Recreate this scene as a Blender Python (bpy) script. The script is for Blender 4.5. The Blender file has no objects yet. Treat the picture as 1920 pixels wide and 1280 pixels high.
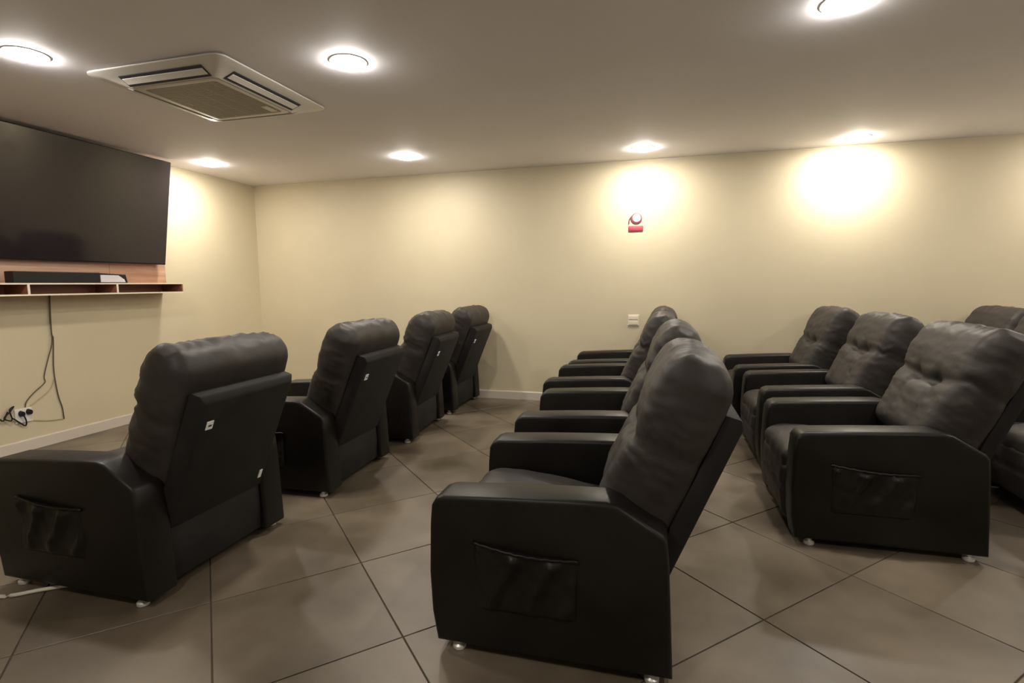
import bpy, bmesh, math, random
from mathutils import Vector, Matrix, noise
random.seed(7)
C = bpy.context.scene.collection
scene = bpy.context.scene

# ---------------------------------------------------------------- camera
cam_data = bpy.data.cameras.new('camera')
cam_data.sensor_fit = 'HORIZONTAL'; cam_data.sensor_width = 36.0
cam_data.lens = 996.6 / 1920 * 36.0
cam_data.clip_start = 0.02
cam = bpy.data.objects.new('camera', cam_data); C.objects.link(cam)
R_ = Vector((0.96558082, 0.2599244, -0.00964328)); U_ = Vector((-0.01853136, 0.10572726, 0.99422248))
F_ = Vector((-0.25944224, 0.95982345, -0.10690497))
m = Matrix((R_, U_, -F_)).transposed().to_4x4(); m.translation = Vector((0, 0, 1.25))
cam.matrix_world = m
scene.camera = cam

# ---------------------------------------------------------------- world, exposure, lamps' power
XL, XR, YF, YB, H = -4.704, 4.6, 5.54, -2.6, 2.457
world = bpy.data.worlds.new('world'); scene.world = world; world.use_nodes = True
world.node_tree.nodes['Background'].inputs[0].default_value = (0.02, 0.018, 0.015, 1)
world.node_tree.nodes['Background'].inputs[1].default_value = 0.3
vs = scene.view_settings
vs.view_transform = 'Standard'; vs.look = 'None'; vs.gamma = 1.0; vs.use_curve_mapping = False
vs.exposure = 0.20
LAMP_POWER = 11.0
LAMP_COLOR = (1.0, 0.925, 0.82)
DIFFUSER_EMIT = 125.0
LAMPS = [(-3.166, 2.14), (-1.629, 2.69), (0.772, 2.75), (-4.245, 4.414), (-2.291, 4.73), (-0.133, 5.073), (1.63, 5.26),
         (3.2, 2.85), (3.6, 5.2), (-1.2, -0.1), (1.7, 0.2)]

# ---------------------------------------------------------------- materials
def mat(name, col, rough=0.6, metal=0.0, spec=0.5):
    mt = bpy.data.materials.new(name); mt.use_nodes = True
    b = mt.node_tree.nodes['Principled BSDF']
    b.inputs['Base Color'].default_value = (*col, 1); b.inputs['Roughness'].default_value = rough
    b.inputs['Metallic'].default_value = metal; b.inputs['Specular IOR Level'].default_value = spec
    return mt
def nd(mt, kind, **kw):
    n = mt.node_tree.nodes.new(kind)
    for k, v in kw.items(): setattr(n, k, v)
    return n
def noisy(mt, c1, c2, scale=3.0, detail=5, lo=0.35, hi=0.65, coord='Object', vec=(1, 1, 1), bump=0.0, bscale=60, rough=None, bdist=0.002):
    nt = mt.node_tree; b = nt.nodes['Principled BSDF']
    if coord == 'World':
        g = nd(mt, 'ShaderNodeNewGeometry'); src = g.outputs['Position']
    else:
        tc = nd(mt, 'ShaderNodeTexCoord'); src = tc.outputs[coord]
    mp = nd(mt, 'ShaderNodeMapping'); mp.inputs['Scale'].default_value = vec
    nt.links.new(src, mp.inputs['Vector'])
    n = nd(mt, 'ShaderNodeTexNoise'); n.inputs['Scale'].default_value = scale; n.inputs['Detail'].default_value = detail
    nt.links.new(mp.outputs[0], n.inputs['Vector'])
    r = nd(mt, 'ShaderNodeValToRGB')
    r.color_ramp.elements[0].position = lo; r.color_ramp.elements[0].color = (*c1, 1)
    r.color_ramp.elements[1].position = hi; r.color_ramp.elements[1].color = (*c2, 1)
    nt.links.new(n.outputs['Fac'], r.inputs[0]); nt.links.new(r.outputs[0], b.inputs['Base Color'])
    if bump:
        n2 = nd(mt, 'ShaderNodeTexNoise'); n2.inputs['Scale'].default_value = bscale; n2.inputs['Detail'].default_value = 4
        nt.links.new(mp.outputs[0], n2.inputs['Vector'])
        bp = nd(mt, 'ShaderNodeBump'); bp.inputs['Strength'].default_value = bump; bp.inputs['Distance'].default_value = bdist
        nt.links.new(n2.outputs['Fac'], bp.inputs['Height']); nt.links.new(bp.outputs[0], b.inputs['Normal'])
    if rough:
        mr = nd(mt, 'ShaderNodeMapRange'); mr.inputs['To Min'].default_value = rough[0]; mr.inputs['To Max'].default_value = rough[1]
        nt.links.new(n.outputs['Fac'], mr.inputs['Value']); nt.links.new(mr.outputs[0], b.inputs['Roughness'])
    return mt, r

M_wall, _ = noisy(mat('cream_wall_paint', (.72, .63, .42), .55), (.60, .525, .365), (.64, .56, .39), 1.2, coord='World', bump=.12, bscale=180)
M_ceil, _ = noisy(mat('off_white_ceiling_paint', (.6, .56, .52), .7), (.88, .85, .88), (.92, .89, .92), .9, coord='World', bump=.08, bscale=150)
M_pale, _ = noisy(mat('off_white_bounce_paint', (.8, .77, .72), .55), (.78, .75, .70), (.82, .79, .74), 1.2, coord='World', bump=.1, bscale=180)  # unseen walls only: paler than the cream ones to bounce light onto the ceiling
M_base = mat('pale_skirting', (.62, .55, .47), .4)
M_grout, _ = noisy(mat('grout', (.03, .022, .015), .9), (.016, .010, .007), (.085, .06, .036), 1.3, coord='World')
# floor tiles: cloudy grey-brown stone look, small tone shift per tile
M_tile, ramp = noisy(mat('stone_tile', (.2, .17, .13), .42), (.068, .051, .030), (.195, .157, .114), 1.6, 11, .34, .66, coord='World', bump=.06, bscale=35, rough=(.33, .5))
nt = M_tile.node_tree
oi = nd(M_tile, 'ShaderNodeObjectInfo'); hsv = nd(M_tile, 'ShaderNodeHueSaturation')
mr = nd(M_tile, 'ShaderNodeMapRange'); mr.inputs['To Min'].default_value = .88; mr.inputs['To Max'].default_value = 1.12
nt.links.new(oi.outputs['Random'], mr.inputs['Value']); nt.links.new(mr.outputs[0], hsv.inputs['Value'])
nt.links.new(ramp.outputs[0], hsv.inputs['Color']); nt.links.new(hsv.outputs[0], nt.nodes['Principled BSDF'].inputs['Base Color'])
M_leather, _ = noisy(mat('dark_faux_leather', (.02, .017, .015), .42, 0, .28), (.0058, .0044, .0033), (.0095, .0072, .0055), 6, coord='Object', bump=.25, bscale=320, bdist=.0006, rough=(.36, .5))
M_cushion, _ = noisy(mat('dark_cushion_leather', (.025, .02, .02), .45, 0, .4), (.025, .0205, .018), (.036, .030, .0265), 7, coord='Object', bump=.3, bscale=38, bdist=.004, rough=(.48, .62))
M_rear, _ = noisy(mat('dark_backing_fabric', (.02, .017, .016), .75, 0, .35), (.010, .0083, .0075), (.0145, .012, .011), 9, coord='Object', bump=.2, bscale=400, bdist=.0005)
M_chrome = mat('bright_metal', (.85, .84, .80), .38, .6)
M_white = mat('white_plastic', (.75, .73, .70), .35)
M_tag = mat('white_tag', (.85, .85, .85), .5)
M_ink = mat('tag_ink', (.03, .03, .03), .6)
M_acwhite = mat('cassette_plastic', (.78, .74, .68), .38)
M_grille = mat('grille_plastic', (.36, .33, .26), .5)
M_black = mat('black_plastic', (.010, .009, .010), .45, 0, .3)
M_slot = mat('dark_slot', (.03, .03, .04), .6)
M_screen = mat('glossy_screen', (.022, .017, .019), .09, 0, .7)
M_wood, _ = noisy(mat('pinkish_wood_board', (.45, .27, .17), .45), (.48, .28, .18), (.64, .42, .30), 3.5, 6, vec=(1, .35, 6), coord='World', bump=.05)
M_shelfw, _ = noisy(mat('brown_shelf_laminate', (.2, .09, .05), .45), (.30, .125, .07), (.42, .19, .11), 4, 6, vec=(1, .4, 6), coord='World')
M_edge = mat('pale_edge_banding', (.85, .74, .60), .5)
M_silver = mat('silver_plastic', (.72, .70, .74), .35)
M_cable = mat('dark_cable', (.09, .065, .04), .6)
M_cable2 = mat('pale_cable', (.42, .33, .20), .6)
M_wcable = mat('white_cable', (.7, .66, .58), .5)
M_red = mat('faded_red_plaque', (.42, .06, .09), .5)
M_ring = mat('maroon_ring', (.22, .07, .09), .5)
M_em = bpy.data.materials.new('lamp_diffuser'); M_em.use_nodes = True
_b = M_em.node_tree.nodes['Principled BSDF']
_b.inputs['Emission Color'].default_value = (1, .95, .87, 1); _b.inputs['Emission Strength'].default_value = DIFFUSER_EMIT
_b.inputs['Base Color'].default_value = (.8, .8, .8, 1)

# ---------------------------------------------------------------- helpers
def link_mesh(name, bm, mt, parent=None, smooth=False, sharp=None):
    me = bpy.data.meshes.new(name)
    bmesh.ops.recalc_face_normals(bm, faces=bm.faces)
    bm.to_mesh(me); bm.free()
    for k in (mt if isinstance(mt, (list, tuple)) else [mt]): me.materials.append(k)
    if smooth:
        me.shade_smooth()
        if sharp: me.set_sharp_from_angle(angle=math.radians(sharp))
    o = bpy.data.objects.new(name, me); C.objects.link(o)
    if parent: o.parent = parent
    return o
def box(bm, x0, x1, y0, y1, z0, z1, bev=0.0, seg=2):
    r = bmesh.ops.create_cube(bm, size=1)
    vs_ = r['verts']
    for v in vs_:
        v.co = Vector(((x0 + x1) / 2 + v.co.x * (x1 - x0), (y0 + y1) / 2 + v.co.y * (y1 - y0), (z0 + z1) / 2 + v.co.z * (z1 - z0)))
    if bev:
        es = list({e for v in vs_ for e in v.link_edges})
        bmesh.ops.bevel(bm, geom=es, offset=bev, segments=seg, profile=.5, affect='EDGES')
def prism(bm, pts, axis, a, b, bev=0.0, seg=3, edges='all'):
    """extrude polygon pts (2-D) along axis index from a to b"""
    def P(p, t):
        if axis == 1: return (p[0], t, p[1])
        if axis == 2: return (p[0], p[1], t)
        return (t, p[0], p[1])
    va = [bm.verts.new(P(p, a)) for p in pts]; vb = [bm.verts.new(P(p, b)) for p in pts]
    n = len(pts); fs = [bm.faces.new(va), bm.faces.new(vb[::-1])]
    for i in range(n): fs.append(bm.faces.new((va[i], vb[i], vb[(i + 1) % n], va[(i + 1) % n])))
    bmesh.ops.recalc_face_normals(bm, faces=fs)
    if bev:
        if edges == 'caps': es = list({e for f in fs[:2] for e in f.edges})
        else: es = list({e for f in fs for e in f.edges})
        bmesh.ops.bevel(bm, geom=es, offset=bev, segments=seg, profile=.5, affect='EDGES')
def tube(bm, pts, r, n=8):
    pts = [Vector(p) for p in pts]; rings = []
    for i, p in enumerate(pts):
        t = (pts[min(i + 1, len(pts) - 1)] - pts[max(i - 1, 0)]).normalized()
        a = t.orthogonal().normalized() if abs(t.x) > .9 else t.cross(Vector((1, 0, 0))).normalized()
        b = t.cross(a)
        rings.append([bm.verts.new(p + r * (math.cos(2 * math.pi * k / n) * a + math.sin(2 * math.pi * k / n) * b)) for k in range(n)])
    for i in range(len(rings) - 1):
        for k in range(n): bm.faces.new((rings[i][k], rings[i][(k + 1) % n], rings[i + 1][(k + 1) % n], rings[i + 1][k]))
    bm.faces.new(rings[0][::-1]); bm.faces.new(rings[-1])
def smoothpath(pts, k=6):
    pts = [Vector(p) for p in pts]; out = []
    for i in range(len(pts) - 1):
        p0, p1, p2, p3 = pts[max(i - 1, 0)], pts[i], pts[i + 1], pts[min(i + 2, len(pts) - 1)]
        for j in range(k):
            t = j / k
            out.append(.5 * ((2 * p1) + (-p0 + p2) * t + (2 * p0 - 5 * p1 + 4 * p2 - p3) * t * t + (-p0 + 3 * p1 - 3 * p2 + p3) * t ** 3))
    out.append(pts[-1]); return out
def lathe(bm, prof, cx, cy, n=40, flip=False):
    """prof: list of (r, z) ; closed ends when r == 0"""
    rings = []
    for r, z in prof:
        if r < 1e-6: rings.append([bm.verts.new((cx, cy, z))])
        else: rings.append([bm.verts.new((cx + r * math.cos(2 * math.pi * k / n), cy + r * math.sin(2 * math.pi * k / n), z)) for k in range(n)])
    for a, b in zip(rings, rings[1:]):
        for k in range(n):
            k2 = (k + 1) % n
            if len(a) == 1 and len(b) == 1: continue
            if len(a) == 1: bm.faces.new((a[0], b[k], b[k2]))
            elif len(b) == 1: bm.faces.new((a[k], a[k2], b[0]))
            else: bm.faces.new((a[k], a[k2], b[k2], b[k]))
def thing(name, label, cat, loc=(0, 0, 0), rz=0.0, group=None):
    o = bpy.data.objects.new(name, None); C.objects.link(o); o.location = loc; o.rotation_euler = (0, 0, rz)
    o.empty_display_size = .1
    return tag(o, label, cat, group)
def tag(o, label, cat, group=None):
    o['label'] = label; o['category'] = cat
    if group: o['group'] = group
    return o
def struct(name, bm, mt, label, parent=None):
    o = link_mesh(name, bm, mt, parent); o['kind'] = 'structure'; o['label'] = label
    return o

# ---------------------------------------------------------------- room shell
T = .15
def sbox(name, mt, label, *a):
    bm = bmesh.new(); box(bm, *a); return struct(name, bm, mt, label)
floor = sbox('floor', M_grout, 'dark grout bed under large grey-brown stone tiles laid diagonally', XL - T, XR + T, YB - T, YF + T, -.16, -.004)
sbox('ceiling', M_ceil, 'flat off-white ceiling with round recessed lamps', XL - T, XR + T, YB - T, YF + T, H, H + T)
sbox('wall_left', M_wall, 'cream painted wall that carries the television', XL - T, XL, YB, YF, -.004, H)
sbox('wall_far', M_wall, 'long cream painted wall behind the recliner rows', XL - T, XR + T, YF, YF + T, -.004, H)
sbox('wall_right', M_pale, 'off-white wall out of view on the right, kept pale to bounce light', XR, XR + T, YB, YF, -.004, H)
sbox('wall_near', M_pale, 'off-white wall behind the viewer, kept pale to bounce light', XL - T, XR + T, YB - T, YB, -.004, H)
def skirting(name, label, pts, axis, a, b):
    bm = bmesh.new(); prism(bm, pts, axis, a, b); struct(name, bm, M_base, label)
h = .088
skirting('baseboard_left', 'pale skirting board below the television wall', [(XL, .0), (XL + .014, .0), (XL + .014, h - .008), (XL + .008, h), (XL, h)], 1, YB, YF)
skirting('baseboard_far', 'pale skirting board along the long cream wall', [(YF, .0), (YF - .014, .0), (YF - .014, h - .008), (YF - .008, h), (YF, h)], 0, XL + .014, XR)

# floor tiles, one object each, 59.5 cm squares laid at 45 degrees
S, OU, OV, G = .5947, -.0558, 2.3364, .0055
c45 = math.sqrt(.5)
def clip(poly, ax, lim, keep_less):
    out = []
    for i in range(len(poly)):
        a, b = poly[i], poly[(i + 1) % len(poly)]
        ia = (a[ax] <= lim) if keep_less else (a[ax] >= lim); ib = (b[ax] <= lim) if keep_less else (b[ax] >= lim)
        if ia: out.append(a)
        if ia != ib:
            t = (lim - a[ax]) / (b[ax] - a[ax]); out.append((a[0] + t * (b[0] - a[0]), a[1] + t * (b[1] - a[1])))
    return out
def tile_mesh(poly):
    bm = bmesh.new(); n = len(poly); e = .0012
    cx = sum(p[0] for p in poly) / n; cy = sum(p[1] for p in poly) / n
    def ins(p):
        d = math.hypot(p[0] - cx, p[1] - cy) or 1; return (p[0] - (p[0] - cx) / d * e * 1.4, p[1] - (p[1] - cy) / d * e * 1.4)
    lo = [bm.verts.new((p[0], p[1], -.0042)) for p in poly]; mi = [bm.verts.new((p[0], p[1], -.0012)) for p in poly]
    hi = [bm.verts.new((*ins(p), 0)) for p in poly]
    bm.faces.new(lo[::-1]); bm.faces.new(hi)
    for A, B in ((lo, mi), (mi, hi)):
        for i in range(n): bm.faces.new((A[i], A[(i + 1) % n], B[(i + 1) % n], B[i]))
    bmesh.ops.recalc_face_normals(bm, faces=bm.faces)
    me = bpy.data.meshes.new('tile'); bm.to_mesh(me); bm.free(); me.materials.append(M_tile); return me
def uv2xy(u, v): return ((u - v) * c45, (u + v) * c45)
full = None
for i in range(-14, 18):
    for j in range(-14, 14):
        u0, u1, v0, v1 = OU + i * S + G / 2, OU + (i + 1) * S - G / 2, OV + j * S + G / 2, OV + (j + 1) * S - G / 2
        cx, cy = uv2xy((u0 + u1) / 2, (v0 + v1) / 2)
        poly = [uv2xy(u0, v0), uv2xy(u1, v0), uv2xy(u1, v1), uv2xy(u0, v1)]
        q = poly
        for ax, lim, less in ((0, XL, False), (0, XR, True), (1, YB, False), (1, YF, True)):
            if q: q = clip(q, ax, lim, less)
        if len(q) < 3: continue
        area = abs(sum(q[k][0] * q[(k + 1) % len(q)][1] - q[(k + 1) % len(q)][0] * q[k][1] for k in range(len(q)))) / 2
        if area < .002: continue
        if area > .999 * (u1 - u0) * (v1 - v0):
            if full is None: full = tile_mesh([(p[0] - cx, p[1] - cy) for p in poly])
            me = full
        else: me = tile_mesh([(p[0] - cx, p[1] - cy) for p in q])
        o = bpy.data.objects.new('tile', me); C.objects.link(o); o.location = (cx, cy, 0); o.parent = floor

# ---------------------------------------------------------------- recliner
X0 = .33      # shift: thing origin sits 0.33 m in front of the measured rear line
def puff(name, parent, mt, fn, nu, nv, nw, p=4.0):
    """closed pillow from a subdivided cube; fn maps unit superellipsoid coords (a,b,c) to a point"""
    bm = bmesh.new(); idx = {}
    def V(i, j, k):
        key = (i, j, k)
        if key not in idx:
            a, b, c = 2 * i / nu - 1, 2 * j / nv - 1, 2 * k / nw - 1
            idx[key] = bm.verts.new(fn(a, b, c))
        return idx[key]
    for (A, B, f) in ((nu, nv, lambda i, j, s: (i, j, s * nw)), (nu, nw, lambda i, j, s: (i, s * nv, j)), (nv, nw, lambda i, j, s: (s * nu, i, j))):
        for s in (0, 1):
            for i in range(A):
                for j in range(B):
                    q = [V(*f(i, j, s)), V(*f(i + 1, j, s)), V(*f(i + 1, j + 1, s)), V(*f(i, j + 1, s))]
                    bm.faces.new(q)
    return link_mesh(name, bm, mt, parent, smooth=True)
def superbox(a, b, c, ra, rb, rc, r):
    """cube coords -> rounded box of half sizes ra, rb, rc with corner radius r (tuple per axis allowed)"""
    P = Vector((a * ra, b * rb, c * rc))
    rx = r if not isinstance(r, tuple) else r[0]; ry = r if not isinstance(r, tuple) else r[1]; rz_ = r if not isinstance(r, tuple) else r[2]
    Cc = Vector((max(-(ra - rx), min(ra - rx, P.x)), max(-(rb - ry), min(rb - ry, P.y)), max(-(rc - rz_), min(rc - rz_, P.z))))
    D = Vector(((P.x - Cc.x) / rx, (P.y - Cc.y) / ry, (P.z - Cc.z) / rz_))
    if D.length > 1e-9:
        mx = max(abs(D.x), abs(D.y), abs(D.z)); D = D.normalized() * mx
    return Vector((Cc.x + D.x * rx, Cc.y + D.y * ry, Cc.z + D.z * rz_))
ANG = math.radians(22.5)
AX = Vector((math.sin(ANG), 0, math.cos(ANG))); NF = Vector((-math.cos(ANG), 0, math.sin(ANG)))
SH_TOP = Vector((.215, 0, .846))          # front top edge line of the rear shell
def g(x, s): return math.exp(-(x / s) ** 2)
def sst(a, b, x):
    t = max(0, min(1, (x - a) / (b - a))); return t * t * (3 - 2 * t)
def back_fn(seed, plump, crease_v):
    def fn(a, b, c):
        # a: across, b: +1 front / -1 rear, c: up
        P = superbox(a, b, c, 1, 1, 1, (.20, .9, .28))
        w = .290 + .045 * sst(-.9, .35, P.z) - .010 * g(P.z - crease_v, .12)
        y = P.x * w
        s = .314 * P.z
        th = .113 - .016 * P.z + .008 * g(P.z - .62, .35) * plump
        t = P.y * th
        front = sst(-.1, .5, P.y)
        edge = 1 - abs(P.x) ** 4
        # headrest roll above a curved, tufted crease; lower part in three channels
        cv = crease_v - .10 * g(P.x, .45)
        t += front * edge * (.012 * plump * g(P.z - (cv + .42), .34))
        t -= front * (.026 * g(P.z - cv, .085) * (1 - .8 * abs(P.x) ** 1.5))
        t -= front * .022 * (g(P.x - .30, .10) + g(P.x + .30, .10)) * g(P.z - cv, .14)
        low = sst(cv, cv - .25, P.z) * sst(-1.0, -.8, P.z)
        xs = .34 + .10 * (cv - P.z)
        t -= front * low * .013 * (g(P.x - xs, .05) + g(P.x + xs, .05))
        t += front * low * .012 * edge
        # gathers running in from both flanks
        side = sst(.35, .95, abs(P.x))
        wr = noise.noise(Vector((P.x * 1.1 + P.y * .8 + seed, P.z * 15 + 2 * noise.noise(Vector((P.y * 2, P.z * 2, seed))), 4))) * g(P.z - cv - .06, .38)
        amp = .0065 * side * wr * (1 if P.y > -.6 else .4)
        n1 = noise.noise(Vector((y * 7 + seed * 3.1, s * 22, t * 14 + seed)))
        n2 = noise.noise(Vector((y * 16 + seed * 1.7, s * 45, t * 30)))
        t += front * (.0045 * n1 + .0022 * n2) + front * amp
        y += (1 if P.x > 0 else -1) * sst(.6, 1, abs(P.x)) * (amp * .9 + .003 * n1 + .002 * n2)
        top = sst(.55, 1, P.z)
        s += top * (.012 * noise.noise(Vector((y * 9 + seed, 3, t * 9))) + .0055 * math.sin(y * 75 + 6 * n1) * sst(-1, .4, P.y) * .8)
        s += .012 * top * edge 
        cen = SH_TOP + AX * (-.183) + NF * .113
        pt = cen + AX * s + NF * t
        return (pt.x + X0, y, pt.z)
    return fn
def make_back_cushion(parent, seed, plump=1.0, crease=.10):
    return puff('back_cushion', parent, M_cushion, back_fn(seed, plump, crease), 44, 12, 60)
CW = .40      # half width of the chair
ARM = [(-.705, .035), (-.722, .14), (-.728, .28), (-.722, .45), (-.716, .515), (-.700, .542), (-.672, .554), (-.45, .568), (-.25, .578), (-.135, .582),
       (-.095, .574), (-.02, .528), (.035, .494), (.048, .475), (.055, .40), (.065, .20), (.072, .035)]
def make_recliner(seed=0, plump=1.0, crease=.10):
    root = thing('recliner', 'dark brown faux-leather recliner', 'recliner')
    # arms
    for s in (-1, 1):
        bm = bmesh.new()
        pts = [(p[0] + X0, p[1]) for p in ARM]
        y0, y1 = (-CW, -CW + .145) if s < 0 else (CW - .145, CW)
        prism(bm, pts, 1, y0, y1, bev=.016, seg=3, edges='caps')
        link_mesh('armrest', bm, M_leather, root, smooth=True, sharp=35)
    # frame under the seat with the fixed rear panel
    bm = bmesh.new(); box(bm, -.60 + X0, .012 + X0, -CW + .14, CW - .14, .05, .31, .01)
    link_mesh('base_frame', bm, M_leather, root)
    bm = bmesh.new()
    prism(bm, [(p[0] + X0, p[1]) for p in [(.0, .04), (.040, .04), (.046, .16), (.040, .30), (.0, .31)]], 1, -CW + .142, CW - .142, .006, 2)
    link_mesh('rear_panel', bm, M_rear, root, smooth=True, sharp=40)
    # seat cushion rolling over the front
    def seat(a, b, c):
        P = superbox(a, b, c, 1, 1, 1, (.35, .12, .75))
        x = -.41 + P.x * .325; y = P.y * .252; z = .352 + P.z * .082 - .035 * sst(-.7, .9, P.x) * sst(-.5, .5, P.z)
        z += .03 * sst(-.2, 1, P.z) * (1 - P.y ** 2) * (1 - abs(P.x) ** 3)
        z += .004 * noise.noise(Vector((x * 12 + seed, y * 12, z * 3))) - .014 * sst(0, 1, P.x) * sst(0, 1, P.z)
        x += .006 * noise.noise(Vector((y * 14, z * 14, seed)))
        return (x + X0, y, z)
    puff('seat_cushion', root, M_cushion, seat, 26, 20, 10)
    def foot(a, b, c):
        P = superbox(a, b, c, 1, 1, 1, (.9, .12, .2))
        x = -.680 + P.x * .055 - .015 * (1 - P.z ** 2); y = P.y * .250; z = .205 + P.z * .145
        x += .03 * (1 - P.z) * .5 * .6 - .006 * noise.noise(Vector((y * 16 + seed, z * 10, 2))) + .012 * g(P.z - .15, .08)
        return (x + X0, y, z)
    puff('footrest', root, M_cushion, foot, 6, 20, 20)
    make_back_cushion(root, seed, plump, crease)
    # rear shell of the reclined back
    bm = bmesh.new()
    th = .070
    A = SH_TOP; B = SH_TOP - AX * .60
    pr = [(B.x, B.z), (A.x, A.z), ((A + AX * .004 - NF * .050).x, (A + AX * .004 - NF * .050).z), ((A - NF * th - AX * .024).x, (A - NF * th - AX * .024).z),
          ((B - NF * th).x, (B - NF * th).z)]
    prism(bm, [(p[0] + X0, p[1]) for p in pr], 1, -.275, .275)
    # chamfer the two rear side edges so the rear face is inset like upholstered board
    for v in bm.verts:
        d = (Vector((v.co.x - X0, 0, v.co.z)) - SH_TOP).dot(-NF)
        if d > .060: v.co.y *= .93
    es = [e for e in bm.edges]
    bmesh.ops.bevel(bm, geom=es, offset=.008, segments=2, profile=.5, affect='EDGES')
    link_mesh('back_shell', bm, M_rear, root, smooth=True, sharp=30)
    # tags on the rear of the shell
    def on_shell(y, z):
        # point on the rear face at height z
        t = (A.z - NF.z * th - z) / AX.z
        P = A - NF * th - AX * t; return Vector((P.x + X0, y, z))
    for (yy, zz, w_, h_, nm) in ((-.205, .70, .017, .019, 'zip_tag'),):
        bm = bmesh.new(); P = on_shell(yy, zz)
        tb = bmesh.new()
        box(bm, -.0025, .0025, -w_, w_, -h_, h_, .0012, 1)
        bmesh.ops.rotate(bm, verts=bm.verts, matrix=Matrix.Rotation(ANG, 3, 'Y'))
        bmesh.ops.translate(bm, verts=bm.verts, vec=P + Vector((.002, 0, 0)))
        t_ = link_mesh(nm, bm, M_tag, root); t_['label'] = 'small white tag'; tb.free()
        if nm == 'zip_tag':
            bm = bmesh.new(); box(bm, .0022, .0034, -.008, .008, -.005, .003)
            bmesh.ops.rotate(bm, verts=bm.verts, matrix=Matrix.Rotation(ANG, 3, 'Y'))
            bmesh.ops.translate(bm, verts=bm.verts, vec=P + Vector((.002, 0, 0)))
            link_mesh('print', bm, M_ink, t_)
    # feet
    for fx in (-.635, .01):
        for fy in (-CW + .035, CW - .035):
            bm = bmesh.new(); lathe(bm, [(0, 0), (.020, 0), (.0235, .004), (.0235, .014), (.016, .020), (.012, .024), (.012, .05), (0, .05)], fx + X0, fy, 16)
            f = link_mesh('foot_glide', bm, M_chrome, root, smooth=True, sharp=40); f['label'] = 'small bright metal glide foot'
    # ruched pocket on the outer side of the arm that faces the camera
    bm = bmesh.new(); NU, NV = 40, 24; rows = []
    for j in range(NV + 1):
        r = []
        for i in range(NU + 1):
            u, v = i / NU, j / NV                     # u front->rear, v top->bottom
            x = -.565 + .345 * u; ztop = .405 - .022 * math.sin(min(1, u * 1.25) * math.pi * .5); zb = .175
            z = ztop + (zb - ztop) * v
            rim = min(1, u / .05, (1 - u) / .05, (1 - v) / .07)
            d = .014 * math.sin(math.pi * u) * (1 - .6 * v) + .006
            f1 = math.sin(u * 17 + v * 4.5 + 1 + 1.5 * noise.noise(Vector((u * 3, v * 2, seed)))) * .5 + .5
            d += (.022 * (f1 ** 3) * (1 - v * .85) ** .5) * sst(0, .1, v) + .004 * noise.noise(Vector((u * 9 + seed, v * 5, 1)))
            r.append(bm.verts.new((x + X0, -CW + .002 - max(0.0, rim) * d, z)))
        rows.append(r)
    for j in range(NV):
        for i in range(NU): bm.faces.new((rows[j][i], rows[j][i + 1], rows[j + 1][i + 1], rows[j + 1][i]))
    # close the rear so the pocket is a solid pouch
    per = rows[0] + [rw[-1] for rw in rows[1:]] + rows[-1][-2::-1] + [rw[0] for rw in rows[-2:0:-1]]
    bk = [bm.verts.new((v.co.x, -CW + .004, v.co.z)) for v in per]
    for i in range(len(per)):
        k = (i + 1) % len(per); bm.faces.new((per[i], bk[i], bk[k], per[k]))
    bm.faces.new(bk)
    pk = link_mesh('side_pocket', bm, M_leather, root, smooth=True, sharp=60)
    bm = bmesh.new()
    pts = []
    for i in range(25):
        u = i / 24; x = -.568 + .351 * u; z = .406 - .022 * math.sin(min(1, u * 1.25) * math.pi * .5)
        pts.append((x + X0, -CW - .004 - .016 * math.sin(math.pi * u), z + .0015 * math.sin(i * 2.3)))
    tube(bm, pts, .0055, 8); link_mesh('elastic_welt', bm, M_leather, pk, smooth=True)
    return root
def copy_tree(o, parent=None):
    c = o.copy(); C.objects.link(c)
    if parent: c.parent = parent
    for ch in o.children: copy_tree(ch, c)
    return c

bpy.context.view_layer.update()
protos = [make_recliner(1, 1.0, .10), make_recliner(5, 1.25, .02), make_recliner(9, .8, .16)]
used = [False] * 3
# (variant, x of measured rear line, y of the near outer side, turn in degrees, label, group)
G1, G2, G3, G4 = 'recliners of the front row by the television', 'recliners of the second row', 'recliners of the third row', 'recliners of the back row'
CH = [
 (0, -1.950, 1.50, 0, 'large black recliner at left seen from behind, nearest of the front row', G1),
 (1, -1.920, 2.62, 2, 'black recliner second from the camera in the front row, smooth rounded headrest', G1),
 (2, -1.930, 3.72, 4, 'black recliner third from the camera in the front row, seen from behind', G1),
 (0, -1.935, 4.71, 0, 'black recliner of the front row standing against the long cream wall', G1),
 (1,  0.000, 1.58, 0, 'large dark brown recliner in the foreground centre with a side pocket facing the camera', G2),
 (0,  0.000, 2.68, 0, 'dark recliner directly behind the big foreground one in the second row', G2),
 (2,  -0.07, 3.76, 0, 'dark recliner third from the camera in the second row', G2),
 (1,  -0.045, 4.70, 0, 'mostly hidden dark recliner at the wall end of the second row', G2),
 (0,  1.365, 2.68, 0, 'dark brown recliner at right, nearest of the third row, side pocket in view', G3),
 (2,  1.400, 3.73, 0, 'dark recliner in the middle of the third row with tufted headrest', G3),
 (1,  1.365, 4.70, 0, 'dark recliner at the wall end of the third row', G3),
 (1,  2.640, 3.00, 0, 'dark recliner cut by the right picture edge, only seat and footrest showing', G4),
 (2,  2.450, 3.84, 0, 'dark recliner at the right edge whose headrest just peeks over the one in front', G4),
 (0,  2.570, 4.70, 0, 'dark recliner of the back row by the cream wall, only its headrest showing', G4),
]
for var, xo, y0, turn, lab, grp in CH:
    if not used[var]: o = protos[var]; used[var] = True
    else: o = copy_tree(protos[var])
    o.location = (xo - X0, y0 + CW, 0); o.rotation_euler.z = math.radians(turn)
    o['label'] = lab; o['category'] = 'recliner'; o['group'] = grp

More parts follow.
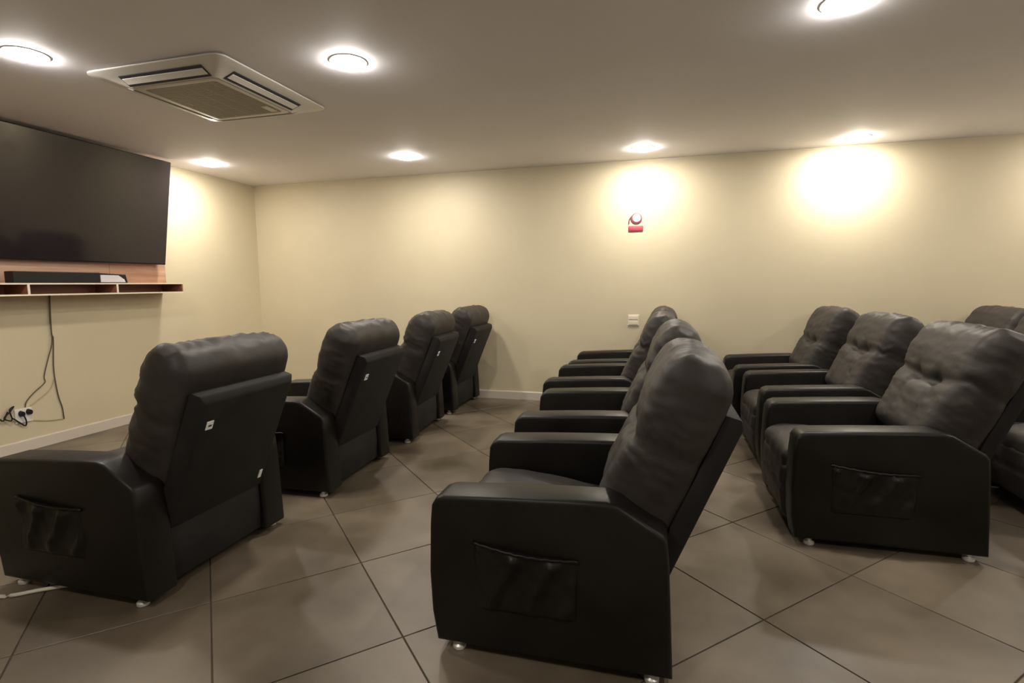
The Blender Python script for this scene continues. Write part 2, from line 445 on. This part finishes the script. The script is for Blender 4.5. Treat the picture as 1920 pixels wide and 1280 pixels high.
bm = bmesh.new(); box(bm, -.0025, .0025, -.010, .010, -.022, .022, .0012, 1)
bmesh.ops.rotate(bm, verts=bm.verts, matrix=Matrix.Rotation(ANG, 3, 'Y'))
_P = SH_TOP - NF * .070 - AX * ((SH_TOP.z - NF.z * .070 - .335) / AX.z)
bmesh.ops.translate(bm, verts=bm.verts, vec=(_P.x + X0 + .002, .225, .335))
ct = link_mesh('care_tag', bm, M_tag, protos[0]); ct['label'] = 'narrow white tag at the lower right of the back'

# ---------------------------------------------------------------- television wall
# wood board behind the TV, down to the shelf
bp = thing('wall_board', 'pinkish wood board fixed to the wall behind the television', 'wall panel', (XL, 3.38, 1.295))
bm = bmesh.new(); box(bm, 0, .016, .29, .85, 0, 1.10, .001, 1); link_mesh('panel', bm, M_wood, bp)
bm = bmesh.new(); box(bm, 0, .016, -.93, .287, 0, 1.10, .001, 1); link_mesh('panel', bm, M_wood, bp)
# shelf
sh = thing('wall_shelf', 'long shallow wooden wall shelf with open compartments under the television', 'shelf', (XL, 3.38, 1.20))
y0, y1 = -1.15, .815; D0, D1 = .0, .254
def pboard(name, mt, *a):
    bm = bmesh.new(); box(bm, *a); return link_mesh(name, bm, mt, sh)
def banded(name, y0_, y1_, z0_, z1_, mt=M_shelfw):
    b_ = pboard(name, mt, D0, D1 - .002, y0_, y1_, z0_, z1_)
    bm = bmesh.new(); box(bm, D1 - .002, D1, y0_, y1_, z0_, z1_)
    e = link_mesh('edge_strip', bm, M_edge, b_); e['label'] = 'pale edge strip'
banded('top_board', y0, y1, .083, .0945); banded('bottom_board', y0, y1, 0, .0115)
pboard('back_board', M_shelfw, D0, D0 + .012, y0, y1, .0115, .083)
pboard('end_board', M_shelfw, D0, D1, y1 - .012, y1, .0115, .083)
pboard('end_board', M_shelfw, D0, D1, y0, y0 + .012, .0115, .083)
for yy in (2.868 - 3.38, 3.54 - 3.38): banded('divider', yy - .008, yy + .008, .0115, .083)
# television, tilted forward
tv = thing('television', 'huge black flat television mounted high on the left wall, tilted down', 'television', (XL + .085, 3.335, 1.47))
def tvp(bm): bmesh.ops.rotate(bm, verts=bm.verts, matrix=Matrix.Rotation(math.radians(9.5), 3, 'Y'))
bm = bmesh.new(); box(bm, -.035, 0, -.84, .84, 0, .972, .006, 2); tvp(bm); link_mesh('bezel', bm, M_black, tv)
bm = bmesh.new(); box(bm, .0, .0015, -.834, .834, .012, .966); tvp(bm); s_ = link_mesh('screen', bm, M_screen, tv); s_['label'] = 'dark glossy screen'
bm = bmesh.new(); box(bm, -.066, -.03, -.35, .35, .30, .66, .01); tvp(bm); link_mesh('rear_housing', bm, M_black, tv)
bm = bmesh.new()
for yy in (-.2, .2):
    prism(bm, [(-.069, .28), (-.04, .28), (.06, .78), (-.069, .78)], 1, yy - .02, yy + .02)
link_mesh('wall_bracket', bm, M_black, tv)
# soundbar on the shelf
sb = thing('soundbar', 'long black soundbar lying on the wall shelf below the television', 'soundbar', (XL + .19, 3.22, 1.2945))
bm = bmesh.new(); box(bm, -.05, .04, -.43, .20, 0, .086, .006, 2); link_mesh('body', bm, M_black, sb)
bm = bmesh.new(); prism(bm, [(.20, .0), (.44, .0), (.425, .072), (.20, .082)], 0, -.05, .036, .003, 2); link_mesh('end_cap', bm, M_black, sb)
bm = bmesh.new(); prism(bm, [(.20, .006), (.415, .006), (.405, .03), (.355, .064), (.20, .066)], 0, .034, .042, .001, 1)
e_ = link_mesh('grille_plate', bm, M_silver, sb); e_['label'] = 'pale silver front plate'
# socket, plugs and cables
XW = XL + .008
so = thing('wall_socket', 'white double power socket low on the television wall', 'socket', (XL, 2.90, .28))
bm = bmesh.new(); box(bm, 0, .012, -.058, .058, -.055, .055, .004, 2); link_mesh('faceplate', bm, M_white, so)
for yy, zz in ((-.022, .018), (.030, .022)):
    bm = bmesh.new(); 
    bmesh.ops.create_cone(bm, cap_ends=True, segments=18, radius1=.021, radius2=.016, depth=.034)
    bmesh.ops.rotate(bm, verts=bm.verts, matrix=Matrix.Rotation(math.pi / 2, 3, 'Y')); bmesh.ops.scale(bm, vec=(1, .8, 1.15), verts=bm.verts)
    bmesh.ops.translate(bm, verts=bm.verts, vec=(.027, yy, zz)); pl = link_mesh('plug', bm, M_black, so, smooth=True, sharp=40); pl['label'] = 'black plug'
def cable(name, pts, r, mt, label, grp=None):
    bm = bmesh.new(); tube(bm, smoothpath(pts, 6), r, 7); o = link_mesh(name, bm, mt, None, smooth=True)
    tag(o, label, 'cable', grp); return o
W = lambda y, z, d=0: (XW + d, y, z)
cable('power_cable', [W(3.169, 1.198), W(3.16, 1.05), W(3.155, .892), W(3.162, .84), W(3.143, .60), W(3.156, .389), W(3.178, .28), W(3.183, .182)], .0042, M_cable,
      'dark cable hanging straight down from the shelf and ending near the skirting board')
cable('signal_cable', [W(3.158, 1.198, .010), W(3.150, 1.0, .010), W(3.145, .83, .009), W(3.112, .70), W(3.069, .56), W(3.068, .507), W(2.99, .445), W(2.93, .385), W(2.915, .34)], .0036, M_cable,
      'dark cable that leaves the hanging cable and bends left to the wall socket')
cable('thin_cable', [W(3.135, .52), W(3.105, .45), W(3.02, .385), W(2.95, .345)], .0022, M_cable2, 'thin pale cable sloping down to the wall socket')
cable('thin_cable', [W(3.175, .186), W(3.08, .196), W(2.965, .225)], .0026, M_cable2, 'thin pale cable running level from the hanging cable end to the socket')
cable('appliance_cable', [W(2.877, .285, .04), W(2.895, .235, .03), W(2.897, .20, .01), W(2.86, .235, .01), W(2.82, .275, .012), W(2.80, .262, .02), W(2.765, .29, .012), W(2.80, .33, .02), W(2.835, .365, .01),
                          W(2.80, .345, .02), W(2.815, .27, .015)], .0050, M_black, 'looped black cord hanging from the plug in the socket')
cable('appliance_cable', [W(2.79, .335, .014), W(2.755, .275, .018), W(2.735, .29, .012), W(2.715, .265, .02), W(2.68, .29, .012)], .0055, M_black, 'short tangle of black cord left of the wall socket')
cable('floor_cable', [(-2.95, 1.50, .009), (-2.75, 1.455, .009), (-2.62, 1.425, .009), (-2.53, 1.43, .009), (-2.44, 1.50, .009), (-2.3, 1.6, .009)], .008, M_wcable,
      'white cable on the floor running out from under the nearest left recliner')

# ---------------------------------------------------------------- far wall fittings
al = thing('wall_sounder', 'small round white alarm device with maroon ring on the cream wall', 'alarm', (-.20, YF, 1.89))
def disc_y(name, mt, prof, cx, cz, parent):
    bm = bmesh.new(); lathe(bm, prof, 0, 0, 28)
    bmesh.ops.rotate(bm, verts=bm.verts, matrix=Matrix.Rotation(math.pi / 2, 3, 'X'))
    bmesh.ops.translate(bm, verts=bm.verts, vec=(cx, 0, cz)); return link_mesh(name, bm, mt, parent, smooth=True, sharp=40)
r_ = disc_y('ring', M_ring, [(0, 0), (.054, 0), (.054, .008), (.044, .012), (0, .012)], 0, 0, al); r_['label'] = 'maroon ring'
disc_y('dome', M_white, [(0, .010), (.041, .011), (.038, .016), (.022, .021), (0, .023)], .003, .003, al)
bm = bmesh.new(); tube(bm, smoothpath([(-.045, -.006, .025), (-.068, -.008, -.01), (-.074, -.006, -.048)], 5), .006, 7); link_mesh('lead', bm, M_ring, al, smooth=True)
bm = bmesh.new(); box(bm, -.072, .072, -.012, 0, -.026, .026, .010, 2)
rp = link_mesh('wall_plaque', bm, M_red, None, smooth=True, sharp=40); rp.location = (-.205, YF, 1.792); tag(rp, 'small red plaque on the cream wall just below the round alarm', 'plaque')
M_creampl = mat('cream_plastic', (.76, .69, .53), .45)
sw = thing('switch_plate', 'cream double switch plate on the wall beside the farthest second-row headrest', 'switch', (-.215, YF, .875))
bm = bmesh.new(); box(bm, -.055, .055, -.009, 0, -.055, .055, .003, 2); link_mesh('faceplate', bm, M_creampl, sw)
for zz in (-.024, .026):
    bm = bmesh.new(); box(bm, -.044, .044, -.013, -.008, zz - .018, zz + .018, .002, 1); link_mesh('rocker', bm, M_creampl, sw)

# ---------------------------------------------------------------- ceiling cassette
ac = thing('ceiling_cassette', 'square white air conditioning cassette in the ceiling above the television end', 'air conditioner', (-2.645, 2.845, H))
def rrect(hw, hd, r, n=6):
    out = []
    for qx, qy, a0 in ((1, 1, 0), (-1, 1, 90), (-1, -1, 180), (1, -1, 270)):
        for k in range(n + 1):
            a = math.radians(a0 + 90 * k / n); out.append((qx * (hw - r) + r * math.cos(a), qy * (hd - r) + r * math.sin(a)))
    return out
def loft(bm, loops, cap_last=True, cap_first=False):
    L = [[bm.verts.new(p) for p in lp] for lp in loops]; n = len(L[0])
    for A_, B_ in zip(L, L[1:]):
        for i in range(n): bm.faces.new((A_[i], A_[(i + 1) % n], B_[(i + 1) % n], B_[i]))
    if cap_last: bm.faces.new(L[-1])
    if cap_first: bm.faces.new(L[0][::-1])
W2, D2 = .465, .47
bm = bmesh.new()
lo = lambda hw, hd, r, z: [(x, y, z) for x, y in rrect(hw, hd, r)]
loft(bm, [lo(W2 - .03, D2 - .03, .05, 0), lo(W2 - .03, D2 - .03, .05, -.007), lo(W2, D2, .06, -.009), lo(W2, D2, .06, -.016), lo(W2 - .008, D2 - .008, .055, -.020), lo(.405, .415, .03, -.024), lo(.30, .325, .03, -.064), lo(.296, .321, .03, -.058), lo(.29, .315, .03, -.058)], True, True)
link_mesh('fascia', bm, M_acwhite, ac, smooth=True, sharp=35)
bm = bmesh.new(); loft(bm, [lo(.288, .313, .03, -.057), lo(.288, .313, .03, -.062), lo(.282, .307, .03, -.065), lo(.255, .280, .02, -.065), lo(.251, .276, .02, -.061)], True, True)
gr = link_mesh('intake_panel', bm, M_acwhite, ac, smooth=True, sharp=30)
bm = bmesh.new(); box(bm, -.249, .249, -.274, .274, -.0625, -.060)
bk_ = link_mesh('filter', bm, M_grille, gr)
bm = bmesh.new()
for k in range(33):
    yy = -.264 + k * .0165; box(bm, -.249, .249, yy - .004, yy + .004, -.0645, -.062)
for k in range(5):
    xx = -.2 + k * .1; box(bm, xx - .003, xx + .003, -.273, .273, -.0648, -.063)
gl = link_mesh('grille', bm, mat('grille_bars', (.50, .46, .38), .5), gr); gl['kind'] = 'stuff'; gl['label'] = 'fine bars of the intake grille'
bm = bmesh.new(); box(bm, .19, .235, .15, .25, -.068, -.063, .001, 1); link_mesh('display_window', bm, M_acwhite, gr)
for rot in range(4):
    # one outlet slot with its louvre blade on every side
    e = .352 if rot % 2 == 0 else .370; L_ = .285
    sa = Matrix.Rotation(-math.atan2(.040, .105 if rot % 2 == 0 else .090), 3, 'Y'); rz4 = Matrix.Rotation(rot * math.pi / 2, 3, 'Z')
    def seat_on_slope(b_, dz):
        bmesh.ops.rotate(b_, verts=b_.verts, matrix=sa)
        bmesh.ops.translate(b_, verts=b_.verts, vec=(e, 0, -.0445 + dz)); bmesh.ops.rotate(b_, verts=b_.verts, matrix=rz4)
    sbm = bmesh.new(); box(sbm, -.040, .040, -L_, L_, -.003, .006, .001, 1); seat_on_slope(sbm, 0)
    sl = link_mesh('outlet_slot', sbm, M_slot, ac); sl['label'] = 'dark air outlet slot'
    lb = bmesh.new(); box(lb, -.022, .020, -L_ + .008, L_ - .008, -.0055, -.0015, .0015, 2); seat_on_slope(lb, 0)
    link_mesh('louvre', lb, M_acwhite, ac)

# ---------------------------------------------------------------- recessed lamps
LL = ['round recessed ceiling lamp at the upper left corner, left of the air conditioner', 'round recessed ceiling lamp right of the air conditioner',
      'round recessed ceiling lamp cut by the top edge of the picture', 'small round ceiling lamp just right of the television top',
      'round ceiling lamp near the far wall, second from the television', 'round ceiling lamp near the far wall above the small alarm', 'round ceiling lamp almost touching the far wall, making the brightest patch',
      'round ceiling lamp beyond the right picture edge over the back row', 'round ceiling lamp beyond the right picture edge close to the far wall',
      'round ceiling lamp behind the viewer on the television side', 'round ceiling lamp behind the viewer on the right side',
      'round ceiling lamp at the middle of the rear wall']
def make_lamp(x, y, label):
    t = thing('ceiling_lamp', label, 'lamp', (x, y, H), 0, 'recessed ceiling lamps')
    bm = bmesh.new(); lathe(bm, [(.091, -.0005), (.100, -.0005), (.100, -.003), (.096, -.005), (.092, -.004), (.091, -.0005)], 0, 0, 40)
    link_mesh('trim_ring', bm, M_white, t, smooth=True, sharp=40)
    bm = bmesh.new(); lathe(bm, [(0, -.030), (.040, -.028), (.065, -.023), (.083, -.012), (.0905, -.004), (.0905, -.001), (0, -.001)], 0, 0, 40)
    link_mesh('diffuser', bm, M_em, t, smooth=True, sharp=60)
    ld = bpy.data.lights.new('lamp_light', 'AREA'); ld.shape = 'DISK'; ld.size = .15; ld.energy = LAMP_POWER; ld.color = LAMP_COLOR; ld.spread = math.radians(180)
    lo_ = bpy.data.objects.new('lamp_light', ld); C.objects.link(lo_); lo_.parent = t; lo_.location = (0, 0, -.032)
    return t
for i, (x, y) in enumerate(LAMPS):
    make_lamp(x, y, LL[i])
